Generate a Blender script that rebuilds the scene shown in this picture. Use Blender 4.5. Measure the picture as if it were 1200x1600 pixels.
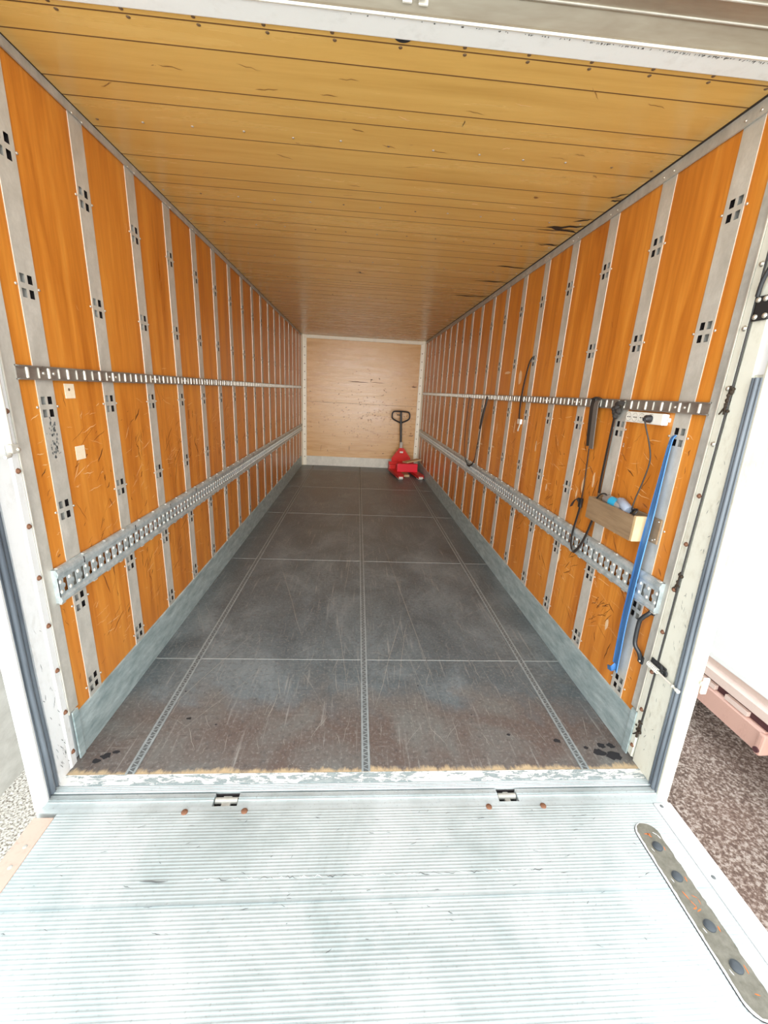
import bpy, bmesh, math, random
from mathutils import Vector, Matrix
PI = math.pi
sc = bpy.context.scene
for o in list(bpy.data.objects):
    bpy.data.objects.remove(o)
C = bpy.context.scene.collection

# ------------------------------------------------------------------ camera, world, fill lamp, exposure
cam_d = bpy.data.cameras.new('camera')
cam = bpy.data.objects.new('camera', cam_d); C.objects.link(cam)
cam_d.sensor_width = 36.0
cam_d.lens = 649.67 / 1600.0 * 36.0
cam_d.clip_start = 0.02; cam_d.clip_end = 200
cam.location = (-0.08895, -1.41006, 1.58194)
cam.rotation_euler = (1.288909, -0.051499, -0.059184)
sc.camera = cam

world = bpy.data.worlds.new('sky'); sc.world = world
world.use_nodes = True
wn = world.node_tree; wn.nodes.clear()
w_out = wn.nodes.new('ShaderNodeOutputWorld'); w_bg = wn.nodes.new('ShaderNodeBackground')
w_bg.inputs[0].default_value = (0.90, 0.96, 1.0, 1); w_bg.inputs[1].default_value = 1.15
wn.links.new(w_bg.outputs[0], w_out.inputs[0])

soft_fill_d = bpy.data.lights.new('soft_fill', 'SUN'); soft_fill_d.energy = 2.2; soft_fill_d.angle = math.radians(50); soft_fill_d.color = (1.0, 0.965, 0.90)  # wide soft lamp added at the horizon to fill the interior
soft_fill = bpy.data.objects.new('soft_fill', soft_fill_d); C.objects.link(soft_fill)
soft_fill.location = (0, -6, 5)
soft_fill.rotation_euler = Vector((0.0, 1.0, -0.03)).to_track_quat('-Z', 'Y').to_euler()

sc.view_settings.view_transform = 'Standard'
sc.view_settings.look = 'None'
sc.view_settings.gamma = 1.0
sc.view_settings.use_curve_mapping = False
sc.view_settings.exposure = 1.45

# ------------------------------------------------------------------ dimensions
HX = 1.24; HZ = 2.583; LY = 7.483; FY = 0.135; GZ = -1.2

# ------------------------------------------------------------------ materials
def mat(name, col, rough=0.5, metal=0.0, spec=None):
    m = bpy.data.materials.new(name); m.use_nodes = True
    b = m.node_tree.nodes['Principled BSDF']
    b.inputs['Base Color'].default_value = (*col, 1); b.inputs['Roughness'].default_value = rough
    b.inputs['Metallic'].default_value = metal
    if spec is not None: b.inputs['Specular IOR Level'].default_value = spec
    return m

class NT:
    def __init__(s, m):
        s.m = m; s.t = m.node_tree; s.b = s.t.nodes['Principled BSDF']
        tc = s.t.nodes.new('ShaderNodeTexCoord'); s.co = tc.outputs['Object']
    def mapping(s, scale, rot=(0, 0, 0), loc=(0, 0, 0)):
        n = s.t.nodes.new('ShaderNodeMapping'); n.inputs['Scale'].default_value = scale
        n.inputs['Rotation'].default_value = rot; n.inputs['Location'].default_value = loc
        s.t.links.new(s.co, n.inputs['Vector']); return n.outputs[0]
    def noise(s, vec, scale=1, detail=4, rough=.55, dist=0):
        n = s.t.nodes.new('ShaderNodeTexNoise'); n.inputs['Scale'].default_value = scale
        n.inputs['Detail'].default_value = detail; n.inputs['Roughness'].default_value = rough
        n.inputs['Distortion'].default_value = dist
        s.t.links.new(vec, n.inputs['Vector']); return n.outputs['Fac']
    def voro(s, vec, scale=1, feature='F1'):
        n = s.t.nodes.new('ShaderNodeTexVoronoi'); n.feature = feature; n.inputs['Scale'].default_value = scale
        s.t.links.new(vec, n.inputs['Vector']); return n.outputs['Distance']
    def ramp(s, fac, stops, interp='LINEAR'):
        n = s.t.nodes.new('ShaderNodeValToRGB'); n.color_ramp.interpolation = interp
        e = n.color_ramp.elements
        while len(e) < len(stops): e.new(0.5)
        for el, (p, c) in zip(e, stops):
            el.position = p; el.color = (*c, 1) if len(c) == 3 else c
        s.t.links.new(fac, n.inputs[0]); return n.outputs[0]
    def gray(s, fac, a, b, lo=0.0, hi=1.0):
        return s.ramp(fac, [(a, (lo,) * 3), (b, (hi,) * 3)])
    def mix(s, fac, a, b, mode='MIX'):
        n = s.t.nodes.new('ShaderNodeMix'); n.data_type = 'RGBA'; n.blend_type = mode
        for sock, v in ((n.inputs[0], fac), (n.inputs[6], a), (n.inputs[7], b)):
            if isinstance(v, (int, float)): sock.default_value = v
            elif isinstance(v, tuple): sock.default_value = (*v, 1)
            else: s.t.links.new(v, sock)
        return n.outputs[2]
    def math(s, op, a, b=0.0):
        n = s.t.nodes.new('ShaderNodeMath'); n.operation = op
        for i, v in enumerate((a, b)):
            if isinstance(v, (int, float)): n.inputs[i].default_value = v
            else: s.t.links.new(v, n.inputs[i])
        return n.outputs[0]
    def sep(s):
        n = s.t.nodes.new('ShaderNodeSeparateXYZ'); s.t.links.new(s.co, n.inputs[0]); return n.outputs
    def color(s, c): s.t.links.new(c, s.b.inputs['Base Color'])
    def rough(s, c): s.t.links.new(c, s.b.inputs['Roughness'])
    def bump(s, h, strength=.3, dist=.002):
        n = s.t.nodes.new('ShaderNodeBump'); n.inputs['Strength'].default_value = strength
        n.inputs['Distance'].default_value = dist; s.t.links.new(h, n.inputs['Height'])
        s.t.links.new(n.outputs[0], s.b.inputs['Normal'])

def wood(name, cols, scale, rough=(.3, .45), mscale=(3, 3, 3), coat=0.0):
    """scale: stretched coordinate scale, small along the grain"""
    m = mat(name, cols[1], .4); n = NT(m)
    g = n.noise(n.mapping(scale), 1, 6, .62, .35)
    fine = n.noise(n.mapping(tuple(v * 5 for v in scale)), 1, 3, .6)
    big = n.noise(n.mapping(mscale), 1, 2, .5)
    base = n.ramp(g, [(.28, cols[0]), (.5, cols[1]), (.72, cols[2])])
    base = n.mix(n.gray(fine, .35, .75, 0, .32), base, cols[0])
    base = n.mix(n.gray(big, .35, .7, 0, .35), base, cols[3])
    n.color(base); n.rough(n.gray(g, .3, .7, *rough)); n.bump(fine, .08, .001)
    if coat: n.b.inputs['Coat Weight'].default_value = coat; n.b.inputs['Coat Roughness'].default_value = .18
    return m

M = {}
M['wallwood'] = wood('varnished_orange_plywood', [(.44, .125, .014), (.70, .25, .032), (.86, .37, .06), (.56, .19, .028)],
                     (14, 14, 1.1), (.27, .4), (1.6, 2.3, 1.2))
M['ceilwood'] = wood('varnished_yellow_plywood', [(.62, .37, .095), (.74, .46, .13), (.80, .53, .17), (.68, .40, .11)],
                     (.8, 9, 9), (.2, .3), (1.1, 3.2, 1))
M['backwood'] = wood('back_wall_plywood', [(.56, .30, .12), (.68, .41, .165), (.79, .53, .25), (.60, .345, .13)],
                     (1.5, 12, 16), (.22, .34), (1.2, 2, 2))

def galv(name, lo, hi, rough=(.32, .5), metal=.75, sc_=(14, 14, 9)):
    m = mat(name, hi, .4, metal); n = NT(m)
    a = n.noise(n.mapping(sc_), 1, 5, .65); b = n.noise(n.mapping(tuple(v * 9 for v in sc_)), 1, 2, .5)
    n.color(n.mix(n.gray(b, .4, .8, 0, .35), n.ramp(a, [(.3, lo), (.7, hi)]), lo)); n.rough(n.gray(a, .3, .7, *rough))
    n.bump(b, .08, .001)
    return m
M['galv'] = galv('galvanised_steel', (.50, .48, .42), (.70, .67, .60), (.4, .55), .2)
M['galvdark'] = galv('galvanised_steel_worn', (.40, .39, .35), (.62, .60, .54), (.42, .6), .2)
M['kick'] = galv('zinc_kick_plate', (.26, .35, .36), (.58, .68, .68), (.4, .6), .25, (9, 7, 26))
M['rail'] = galv('zinc_rail', (.30, .28, .25), (.46, .44, .39), (.25, .4), .6, (8, 8, 20))
M['rung'] = mat('bright_zinc_rung', (.86, .84, .76), .38, .3)
M['floorrail'] = galv('floor_rail_aluminium', (.26, .30, .31), (.42, .47, .48), (.4, .55), .2)
M['track'] = galv('zinc_track', (.36, .42, .43), (.68, .74, .74), (.35, .5), .35, (26, 26, 26))
M['edge'] = mat('bright_edge', (.78, .75, .66), .4, .3)
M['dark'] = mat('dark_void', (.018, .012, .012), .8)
M['black'] = mat('black_plastic', (.02, .02, .022), .45)
M['blackmetal'] = mat('black_painted_metal', (.035, .037, .04), .32, .3)
M['screw'] = mat('screw_steel', (.62, .58, .50), .35, .7)
M['screwdark'] = mat('tarnished_screw', (.20, .13, .07), .5, .4)
M['rust'] = mat('rusty_bolt', (.22, .10, .055), .75, .2)

def painted(name, col, dirt, amt=.5, sc_=(9, 9, 5), rough=.4):
    m = mat(name, col, rough); n = NT(m)
    a = n.noise(n.mapping(sc_), 1, 6, .7); b = n.noise(n.mapping(tuple(v * 6 for v in sc_)), 1, 3, .6)
    f = n.math('MULTIPLY', n.gray(a, .48, .75), n.gray(b, .4, .62))
    n.color(n.mix(n.math('MULTIPLY', f, amt), col, dirt)); n.bump(b, .06, .001)
    return m
M['cream'] = painted('cream_painted_frame', (.78, .77, .66), (.36, .30, .18), .55)
M['whiteframe'] = painted('white_painted_frame', (.86, .87, .86), (.42, .38, .30), .35)
M['header'] = painted('white_header_paint', (.90, .93, .91), (.5, .5, .45), .25)
M['post_back'] = painted('ivory_corner_post', (.88, .84, .70), (.5, .45, .33), .35)
M['rubber'] = None
m = mat('grey_rubber_gasket', (.10, .12, .14), .38, 0, .6); n = NT(m)
a = n.noise(n.mapping((10, 10, 1.5)), 1, 4, .6)
n.color(n.ramp(a, [(.3, (.06, .075, .095)), (.7, (.20, .23, .26))])); M['rubber'] = m

# floor: phenolic film plywood, worn; reddish where the film has been walked through near the door
m = mat('worn_phenolic_floor', (.1, .1, .1), .45); n = NT(m)
cl = n.noise(n.mapping((2.2, 1.4, 1)), 1, 6, .68, .6)
base = n.ramp(cl, [(.25, (.058, .072, .080)), (.5, (.132, .160, .172)), (.75, (.26, .30, .315))])
rd = n.noise(n.mapping((3.1, 2.6, 1), loc=(3.3, 1.7, 0)), 1, 5, .6, .4)
y = n.sep()[1]
near = n.gray(n.math('ADD', y, n.math('MULTIPLY', rd, .9)), 0.8, 1.35, 1, 0)
base = n.mix(near, base, n.ramp(rd, [(.35, (.165, .165, .155)), (.6, (.130, .100, .088))]))
sp = n.noise(n.mapping((75, 60, 1)), 1, 3, .7)
base = n.mix(n.gray(sp, .52, .72, 0, .55), base, (.34, .33, .31))
sp2 = n.noise(n.mapping((34, 40, 1), loc=(7, 2, 0)), 1, 5, .75)
base = n.mix(n.gray(sp2, .52, .70, 0, .65), base, (.055, .052, .055))
v1 = n.noise(n.mapping((55, 2.4, 1), rot=(0, 0, .12)), 1, 3, .6)
base = n.mix(n.gray(v1, .60, .74, 0, .55), base, (.40, .39, .36))
v2 = n.noise(n.mapping((4.5, 70, 1), rot=(0, 0, .5)), 1, 2, .6)
base = n.mix(n.gray(v2, .66, .76, 0, .4), base, (.36, .34, .31))
tan = n.gray(n.math('ADD', y, n.math('MULTIPLY', n.noise(n.mapping((9, 3, 1)), 1, 5, .8), .13)), .072, .092, 1, 0)
base = n.mix(tan, base, (.58, .44, .27))
n.color(base); n.rough(n.gray(cl, .3, .7, .34, .52)); n.bump(sp2, .15, .001); M['floor'] = m

# aluminium platform
def alu(name, lo, hi, sc_=(1.5, 40, 5), rough=(.42, .6), metal=.35):
    m = mat(name, hi, .5, metal); n = NT(m)
    a = n.noise(n.mapping((2.5, 2.5, 2)), 1, 6, .7, .4); b = n.noise(n.mapping((90, 90, 30)), 1, 3, .6)
    c = n.mix(n.gray(b, .60, .74, 0, .55), n.ramp(a, [(.3, lo), (.62, hi)]), (.30, .31, .30))
    n.color(c); n.rough(n.gray(a, .3, .7, *rough)); return m
M['alu'] = alu('ribbed_aluminium', (.38, .44, .44), (.60, .65, .65))
M['aluplain'] = alu('smooth_aluminium_strip', (.44, .50, .50), (.64, .70, .71))
M['aludark'] = alu('dull_aluminium_sill', (.26, .32, .34), (.48, .55, .56))
m = mat('chipped_white_sill', (.8, .8, .78), .5); n = NT(m)
a = n.noise(n.mapping((16, 55, 10)), 1, 5, .75, .5)
a2 = n.noise(n.mapping((2.0, 5, 10), loc=(1.7, 0, 0)), 1, 3, .5)
s_ = n.math('ADD', a, n.math('MULTIPLY', a2, .5))
n.color(n.ramp(s_, [(.60, (.84, .84, .81)), (.76, (.84, .84, .81)), (.80, (.28, .34, .35)), (.95, (.42, .48, .48))])); M['sill'] = m
M['whitealu'] = painted('white_edge_strip', (.90, .91, .91), (.5, .5, .5), .2)
M['pink'] = painted('faded_pink_edge_strip', (.60, .42, .34), (.55, .28, .22), .9, (16, 16, 5))
m = mat('brown_grey_door_metal', (.40, .36, .29), .38, .55); n = NT(m)
a = n.noise(n.mapping((1.5, 7, 7)), 1, 5, .65, .4)
n.color(n.ramp(a, [(.3, (.27, .22, .16)), (.7, (.46, .42, .33))])); M['doormetal'] = m
m = mat('olive_rubber_plate', (.30, .28, .22), .6); n = NT(m)
a = n.noise(n.mapping((30, 30, 5)), 1, 5, .7)
n.color(n.ramp(a, [(.35, (.13, .12, .09)), (.65, (.21, .195, .155))])); M['olive'] = m
M['orange'] = mat('orange_paint_mark', (.62, .16, .03), .6)
M['button'] = mat('dark_rubber_button', (.055, .065, .075), .5)
M['red'] = painted('red_enamel', (.70, .030, .025), (.22, .02, .015), .7, (9, 9, 9), .32)
M['redbox'] = mat('bright_red_plastic', (.80, .012, .035), .4)
M['white'] = mat('white_plastic', (.86, .84, .76), .4)
M['sticker'] = painted('cream_paper_sticker', (.92, .80, .60), (.85, .6, .35), .5, (40, 40, 40), .6)
M['boxwood'] = wood('weathered_brown_board', [(.20, .13, .075), (.34, .23, .13), (.44, .31, .19), (.27, .18, .10)], (30, 3, 30), (.55, .7))
M['boxend'] = wood('lit_tone_box_board', [(.52, .36, .18), (.66, .48, .26), (.76, .58, .34), (.6, .43, .23)], (30, 30, 6), (.55, .7))  # box wood in a paler tone, painting the light on its near end
M['pallet'] = wood('pale_pallet_wood', [(.50, .33, .17), (.64, .45, .25), (.72, .53, .33), (.56, .4, .22)], (4, 30, 30), (.55, .7))
M['web'] = mat('black_webbing', (.035, .030, .027), .75)
M['webgrey'] = mat('grey_brown_webbing', (.16, .14, .12), .8)
m = mat('blue_webbing', (.06, .22, .56), .65); n = NT(m)
a = n.noise(n.mapping((60, 60, 2)), 1, 3, .6)
n.color(n.ramp(a, [(.35, (.035, .15, .42)), (.65, (.10, .31, .70))])); M['blue'] = m
M['canlabel'] = mat('light_blue_label', (.03, .42, .72), .35)
M['cangrey'] = mat('grey_can', (.42, .43, .43), .35, .5)
M['cangreyblue'] = mat('blue_grey_bottle', (.34, .40, .50), .35)
M['rubberblack'] = mat('black_cable', (.03, .028, .027), .5)
M['scrl'] = mat('pale_scratch', (.86, .52, .23), .6)
M['scrd'] = mat('dark_scuff', (.13, .045, .012), .6)
M['scrm'] = mat('brown_scuff', (.30, .10, .02), .6)
M['torn'] = mat('torn_veneer', (.82, .56, .33), .7)
M['soot_and_shade'] = mat('black_grime_and_shade', (.035, .022, .012), .8)
M['grease'] = mat('grey_grease_smudge', (.13, .14, .14), .7)
M['groove'] = mat('ceiling_groove_shadow_gap', (.14, .065, .015), .7)
M['fscr'] = mat('floor_scratch_pale', (.40, .38, .34), .6)
M['fscrd'] = mat('floor_tar_spot', (.022, .022, .026), .6)
M['seam'] = mat('floor_seam_filler', (.36, .38, .37), .6)
m = mat('gravel_lit_tone', (.5, .48, .44), .9); n = NT(m)  # left yard ground, its stronger light put into the colour
v = n.voro(n.mapping((38, 38, 38)), 1); c = n.noise(n.mapping((70, 70, 70)), 1, 3, .6)
n.color(n.ramp(c, [(.38, (.22, .18, .14)), (.49, (.66, .61, .54)), (.60, (.90, .87, .81))])); n.bump(v, .6, .01); M['gravel'] = m
m = mat('gravel_shaded_tone', (.3, .26, .23), .9); n = NT(m)  # darker copy of the yard ground, shade between the trucks painted in
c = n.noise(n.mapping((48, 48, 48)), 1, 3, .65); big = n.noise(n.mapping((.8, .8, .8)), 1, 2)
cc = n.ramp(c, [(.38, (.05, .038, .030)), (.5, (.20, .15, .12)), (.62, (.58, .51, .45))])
n.color(n.mix(n.gray(big, .35, .65, 0, .4), cc, (.28, .16, .12))); n.bump(c, .6, .01); M['gravel_shaded'] = m  # reddish blend paints the tinted shade by the lorry
m = mat('rendered_outside_wall', (.85, .84, .80), .8); n = NT(m)
c = n.noise(n.mapping((3, 3, 5)), 1, 6, .7)
z = n.sep()[2]
f = n.gray(n.math('ADD', z, n.math('MULTIPLY', c, .7)), -.92, -.62, 1, 0)
n.color(n.mix(n.math('MULTIPLY', f, .65), (.90, .89, .86), n.ramp(c, [(.35, (.42, .40, .34)), (.65, (.72, .70, .64))]))); M['render'] = m
M['lorrywhite'] = mat('white_lorry_panel', (.94, .93, .91), .35)
M['salmon'] = painted('flare_tinted_lorry_skirt', (.72, .44, .36), (.5, .25, .2), .4)  # pink of skirt and rail is lens flare put into the paint colour
M['salmonlight'] = painted('flare_tinted_lorry_rail', (.84, .66, .58), (.62, .4, .33), .4)
M['maroon'] = mat('dark_maroon_gap', (.10, .035, .04), .6)

# ------------------------------------------------------------------ mesh helpers
class MB:
    def __init__(s): s.v = []; s.f = []; s.mi = []; s.sm = []; s.mats = []
    def m(s, name):
        if name not in s.mats: s.mats.append(name)
        return s.mats.index(name)
    def add(s, vs, fs, mt, smooth=False):
        k = len(s.v); i = s.m(mt); s.v += [tuple(v) for v in vs]
        for f in fs: s.f.append(tuple(k + j for j in f)); s.mi.append(i); s.sm.append(smooth)
        return s
    def box(s, a, b, mt, bev=0.0):
        x0, y0, z0 = a; x1, y1, z1 = b
        x0, x1 = sorted((x0, x1)); y0, y1 = sorted((y0, y1)); z0, z1 = sorted((z0, z1))
        if bev <= 0:
            vs = [(x0, y0, z0), (x1, y0, z0), (x1, y1, z0), (x0, y1, z0), (x0, y0, z1), (x1, y0, z1), (x1, y1, z1), (x0, y1, z1)]
            s.add(vs, [(0, 3, 2, 1), (4, 5, 6, 7), (0, 1, 5, 4), (1, 2, 6, 5), (2, 3, 7, 6), (3, 0, 4, 7)], mt)
            return s
        bm = bmesh.new(); bmesh.ops.create_cube(bm, size=1)
        for v in bm.verts:
            v.co = Vector(((x0 + x1) / 2 + v.co.x * (x1 - x0), (y0 + y1) / 2 + v.co.y * (y1 - y0), (z0 + z1) / 2 + v.co.z * (z1 - z0)))
        bmesh.ops.bevel(bm, geom=bm.edges[:], offset=bev, segments=2, profile=.6, affect='EDGES')
        bm.verts.index_update(); s.add([v.co[:] for v in bm.verts], [[v.index for v in f.verts] for f in bm.faces], mt); bm.free(); return s
    def obox(s, c, size, R, mt, bev=0.0):
        t = MB(); h = [q / 2 for q in size]; t.box([-q for q in h], h, mt, bev)
        Rm = R.to_matrix() if hasattr(R, 'to_matrix') else R
        s.add([Rm @ Vector(v) + Vector(c) for v in t.v], t.f, mt); return s
    def tube(s, pts, r, mt, n=10, closed=False, flat=None):
        pts = [Vector(p) for p in pts]; N = len(pts); rs = r if isinstance(r, (list, tuple)) else [r] * N
        vs = []; up = None
        for i, p in enumerate(pts):
            if closed: t = pts[(i + 1) % N] - pts[i - 1]
            else: t = pts[min(i + 1, N - 1)] - pts[max(i - 1, 0)]
            t.normalize()
            if up is None:
                up = Vector((0, 0, 1)) if abs(t.z) < .9 else Vector((0, 1, 0))
            a = up - t * up.dot(t)
            if a.length < 1e-5: a = t.orthogonal()
            a.normalize(); up = a; b = t.cross(a)
            for k in range(n):
                q = 2 * PI * k / n
                vs.append(p + (a * math.cos(q) + b * math.sin(q)) * rs[i])
        fs = []
        for i in range(N if closed else N - 1):
            for k in range(n):
                j = (i + 1) % N
                fs.append((i * n + k, i * n + (k + 1) % n, j * n + (k + 1) % n, j * n + k))
        s.add(vs, fs, mt, True)
        if not closed:
            k0 = len(vs) - n
            s.add(vs[:n], [tuple(range(n))[::-1]], mt); s.add(vs[k0:], [tuple(range(n))], mt)
        return s
    def cyl(s, p0, p1, r, mt, n=16): return s.tube([p0, p1], r, mt, n)
    def dome(s, c, nrm, r, h, mt, n=10):
        nrm = Vector(nrm).normalized(); a = nrm.orthogonal().normalized(); b = nrm.cross(a); c = Vector(c)
        vs = []; R = 3
        for j in range(R):
            q = j / R * PI / 2
            for k in range(n):
                t = 2 * PI * k / n
                vs.append(c + (a * math.cos(t) + b * math.sin(t)) * r * math.cos(q) + nrm * h * math.sin(q))
        vs.append(c + nrm * h)
        fs = [(j * n + k, j * n + (k + 1) % n, (j + 1) * n + (k + 1) % n, (j + 1) * n + k) for j in range(R - 1) for k in range(n)]
        fs += [((R - 1) * n + k, (R - 1) * n + (k + 1) % n, R * n) for k in range(n)]
        return s.add(vs, fs, mt, True)
    def prism(s, poly, axis, a, b, mt):
        """poly in the two other axes (in xyz order); extruded along axis from a to b"""
        def P(u, v, w):
            return (w, u, v) if axis == 0 else (u, w, v) if axis == 1 else (u, v, w)
        N = len(poly); vs = [P(u, v, a) for u, v in poly] + [P(u, v, b) for u, v in poly]
        fs = [tuple(range(N))[::-1], tuple(range(N, 2 * N))] + [(i, (i + 1) % N, N + (i + 1) % N, N + i) for i in range(N)]
        return s.add(vs, fs, mt)
    def ribbon(s, pts, wdir, w, th, mt):
        """flat webbing strip along pts, width along wdir"""
        pts = [Vector(p) for p in pts]; N = len(pts); vs = []
        for i, p in enumerate(pts):
            t = (pts[min(i + 1, N - 1)] - pts[max(i - 1, 0)]).normalized()
            wd = Vector(wdir[i] if isinstance(wdir, list) else wdir); wd = (wd - t * wd.dot(t)).normalized(); nn = t.cross(wd)
            wi = w[i] if isinstance(w, list) else w
            for a, b in ((-1, -1), (1, -1), (1, 1), (-1, 1)):
                vs.append(p + wd * a * wi / 2 + nn * b * th / 2)
        fs = [(0, 1, 2, 3), (4 * N - 1, 4 * N - 2, 4 * N - 3, 4 * N - 4)]
        for i in range(N - 1):
            for k in range(4): fs.append((4 * i + k, 4 * i + 4 + k, 4 * i + 4 + (k + 1) % 4, 4 * i + (k + 1) % 4))
        return s.add(vs, fs, mt)
    def build(s, name, parent=None, origin=None, hide=None):
        me = bpy.data.meshes.new(name); org = Vector(origin) if origin else Vector((0, 0, 0))
        me.from_pydata([tuple(Vector(v) - org) for v in s.v], [], s.f)
        for mm in s.mats: me.materials.append(M[mm])
        me.polygons.foreach_set('material_index', s.mi); me.polygons.foreach_set('use_smooth', s.sm); me.update()
        bm = bmesh.new(); bm.from_mesh(me); bmesh.ops.recalc_face_normals(bm, faces=bm.faces[:]); bm.to_mesh(me); bm.free()
        o = bpy.data.objects.new(name, me); C.objects.link(o); o.location = org
        if parent: o.parent = parent; o.matrix_parent_inverse = Matrix.Translation(-parent.location) if not parent.rotation_euler.z else Matrix()
        return o

def cat(pts, k=8):
    """smooth path through pts (Catmull-Rom)"""
    P = [Vector(p) for p in pts]; out = []
    for i in range(len(P) - 1):
        a = P[max(i - 1, 0)]; b = P[i]; c = P[i + 1]; d = P[min(i + 2, len(P) - 1)]
        for j in range(k):
            t = j / k
            out.append(.5 * ((2 * b) + (c - a) * t + (2 * a - 5 * b + 4 * c - d) * t * t + (3 * b - a - 3 * c + d) * t ** 3))
    out.append(P[-1]); return out

def struct(o, label=None):
    o['kind'] = 'structure'
    if label: o['label'] = label
    return o
def tag(o, label, category, group=None):
    o['label'] = label; o['category'] = category
    if group: o['group'] = group
    return o
def empty(name, loc, rz=0.0):
    o = bpy.data.objects.new(name, None); C.objects.link(o); o.location = loc; o.rotation_euler = (0, 0, rz); o.empty_display_size = .1
    return o
rnd = random.Random(11)
ORD = ['first', 'second', 'third', 'fourth', 'fifth', 'sixth', 'seventh', 'eighth', 'ninth', 'tenth', 'eleventh', 'twelfth',
       'thirteenth', 'fourteenth', 'fifteenth', 'sixteenth', 'seventeenth', 'eighteenth']

# ------------------------------------------------------------------ ground and surroundings
b = MB().box((-9, -9, GZ - .1), (0, 14, GZ), 'gravel'); struct(b.build('ground'), 'gravel yard left of the truck, in a painted lit tone')
b = MB().box((0, -9, GZ - .1), (9, 14, GZ), 'gravel_shaded'); struct(b.build('ground'), 'speckled yard right of the truck, in a painted shaded tone')
b = MB().box((-2.60, -1.2, GZ), (-2.43, 13, 3.2), 'render'); struct(b.build('wall_outside'), 'white rendered yard wall left of the truck')

# ------------------------------------------------------------------ truck floor
b = MB().box((-HX - .04, 0, -.12), (HX + .04, LY + .05, 0), 'floor')
floor = struct(b.build('floor'), 'dark worn plywood truck floor')
b = MB()
for sy in (.782, 2.315, 3.863, 5.41, 6.95):
    x = -HX + .01
    while x < HX - .02:
        w = rnd.uniform(.1, .35); b.box((x, sy - .0022, 0), (min(x + w, HX - .01), sy + rnd.uniform(.0005, .003), .0012), 'seam'); x += w + rnd.choice([0, 0, .006])
b.build('floor_seam', floor)
for cx in (-.985, -.002, .985):
    b = MB(); y0, y1 = .004, LY - .02
    b.box((cx - .019, y0, 0), (cx - .010, y1, .003), 'floorrail'); b.box((cx + .010, y0, 0), (cx + .019, y1, .003), 'floorrail')
    b.box((cx - .0105, y0, 0), (cx + .0105, y1, .0012), 'grease')
    y = y0 + .01; k = 0
    while y < y1 - .02 and k < 420:
        sgn = 1 if k % 2 else -1
        b.add([(cx - .010, y - sgn * .005, .0026), (cx + .010, y + sgn * .005, .0026), (cx + .010, y + sgn * .005 + .005, .0026), (cx - .010, y - sgn * .005 + .005, .0026)], [(0, 1, 2, 3)], 'floorrail')
        y += .0172; k += 1
    b.build('floor_rail', floor)
b = MB()
def streak(b, p, q, w, mt, z, jit=.0):
    p = Vector((p[0], p[1], 0)); q = Vector((q[0], q[1], 0)); d = (q - p); nn = Vector((-d.y, d.x, 0)).normalized()
    N = 5; vs = []
    off = [rnd.uniform(-jit, jit) for _ in range(N + 1)]
    for i in range(N + 1):
        t = i / N; c = p + d * t + nn * off[i]; ww = w * (1 - abs(2 * t - 1)) ** .5 * rnd.uniform(.5, 1) + w * .08
        vs += [c + nn * ww / 2 + Vector((0, 0, z)), c - nn * ww / 2 + Vector((0, 0, z))]
    b.add(vs, [(2 * i, 2 * i + 1, 2 * i + 3, 2 * i + 2) for i in range(N)], mt)
for i in range(300):
    x = rnd.uniform(-1.15, 1.15); y = .1 + 5.5 * rnd.random() ** 1.8; l = rnd.uniform(.03, .22) if rnd.random() < .9 else rnd.uniform(.4, 1.1)
    a = rnd.gauss(PI / 2, .3) if rnd.random() < .75 else rnd.uniform(0, PI)
    x2 = max(-1.2, min(1.2, x + l * math.cos(a))); y2 = max(.03, y + l * math.sin(a))
    streak(b, (x, y), (x2, y2), rnd.uniform(.0008, .0026), 'fscr', .0009, .004)
for (p, q) in (((.05, .35), (.30, 1.4)), ((.18, .5), (.32, 1.25)), ((.42, .20), (.20, 3.2)), ((-.15, 1.6), (-.10, 2.6)), ((-.4, 1.0), (-.75, 2.2))):
    streak(b, p, q, .003, 'fscr', .001, .006)
for i in range(90):
    x = rnd.uniform(-1.1, 1.1); y = rnd.uniform(.04, 1.6); r = rnd.uniform(.0015, .004)
    streak(b, (x, y), (x + rnd.uniform(.004, .012), y + rnd.uniform(-.008, .008)), r, 'fscr', .001)
s_ = b.build('floor_scratches', floor); s_['kind'] = 'stuff'
b = MB()
for (x, y, r) in ((-1.13, .095, .022), (-1.10, .115, .018), (-1.155, .07, .018), (-.86, .31, .012), (1.10, .09, .03), (1.16, .07, .035), (1.13, .13, .022),
                  (1.05, .12, .012), (.93, .16, .018), (1.18, .13, .02), (.70, .20, .01), (-.72, .27, .006), (-.95, .5, .006), (.3, .55, .006), (.55, .33, .005)):
    pts = [(x + r * rnd.uniform(.6, 1.25) * math.cos(t * PI / 6), y + .8 * r * rnd.uniform(.55, 1.2) * math.sin(t * PI / 6), .0011) for t in range(12)]
    b.add(pts, [tuple(range(12))], 'fscrd')
s_ = b.build('tar_spots', floor)

# ------------------------------------------------------------------ side walls
POST0, PITCH, PW = .215, .4053, .085
NP = 18
ZC = [2.275, 1.866, 1.463, 1.067, .664, .262]

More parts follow.
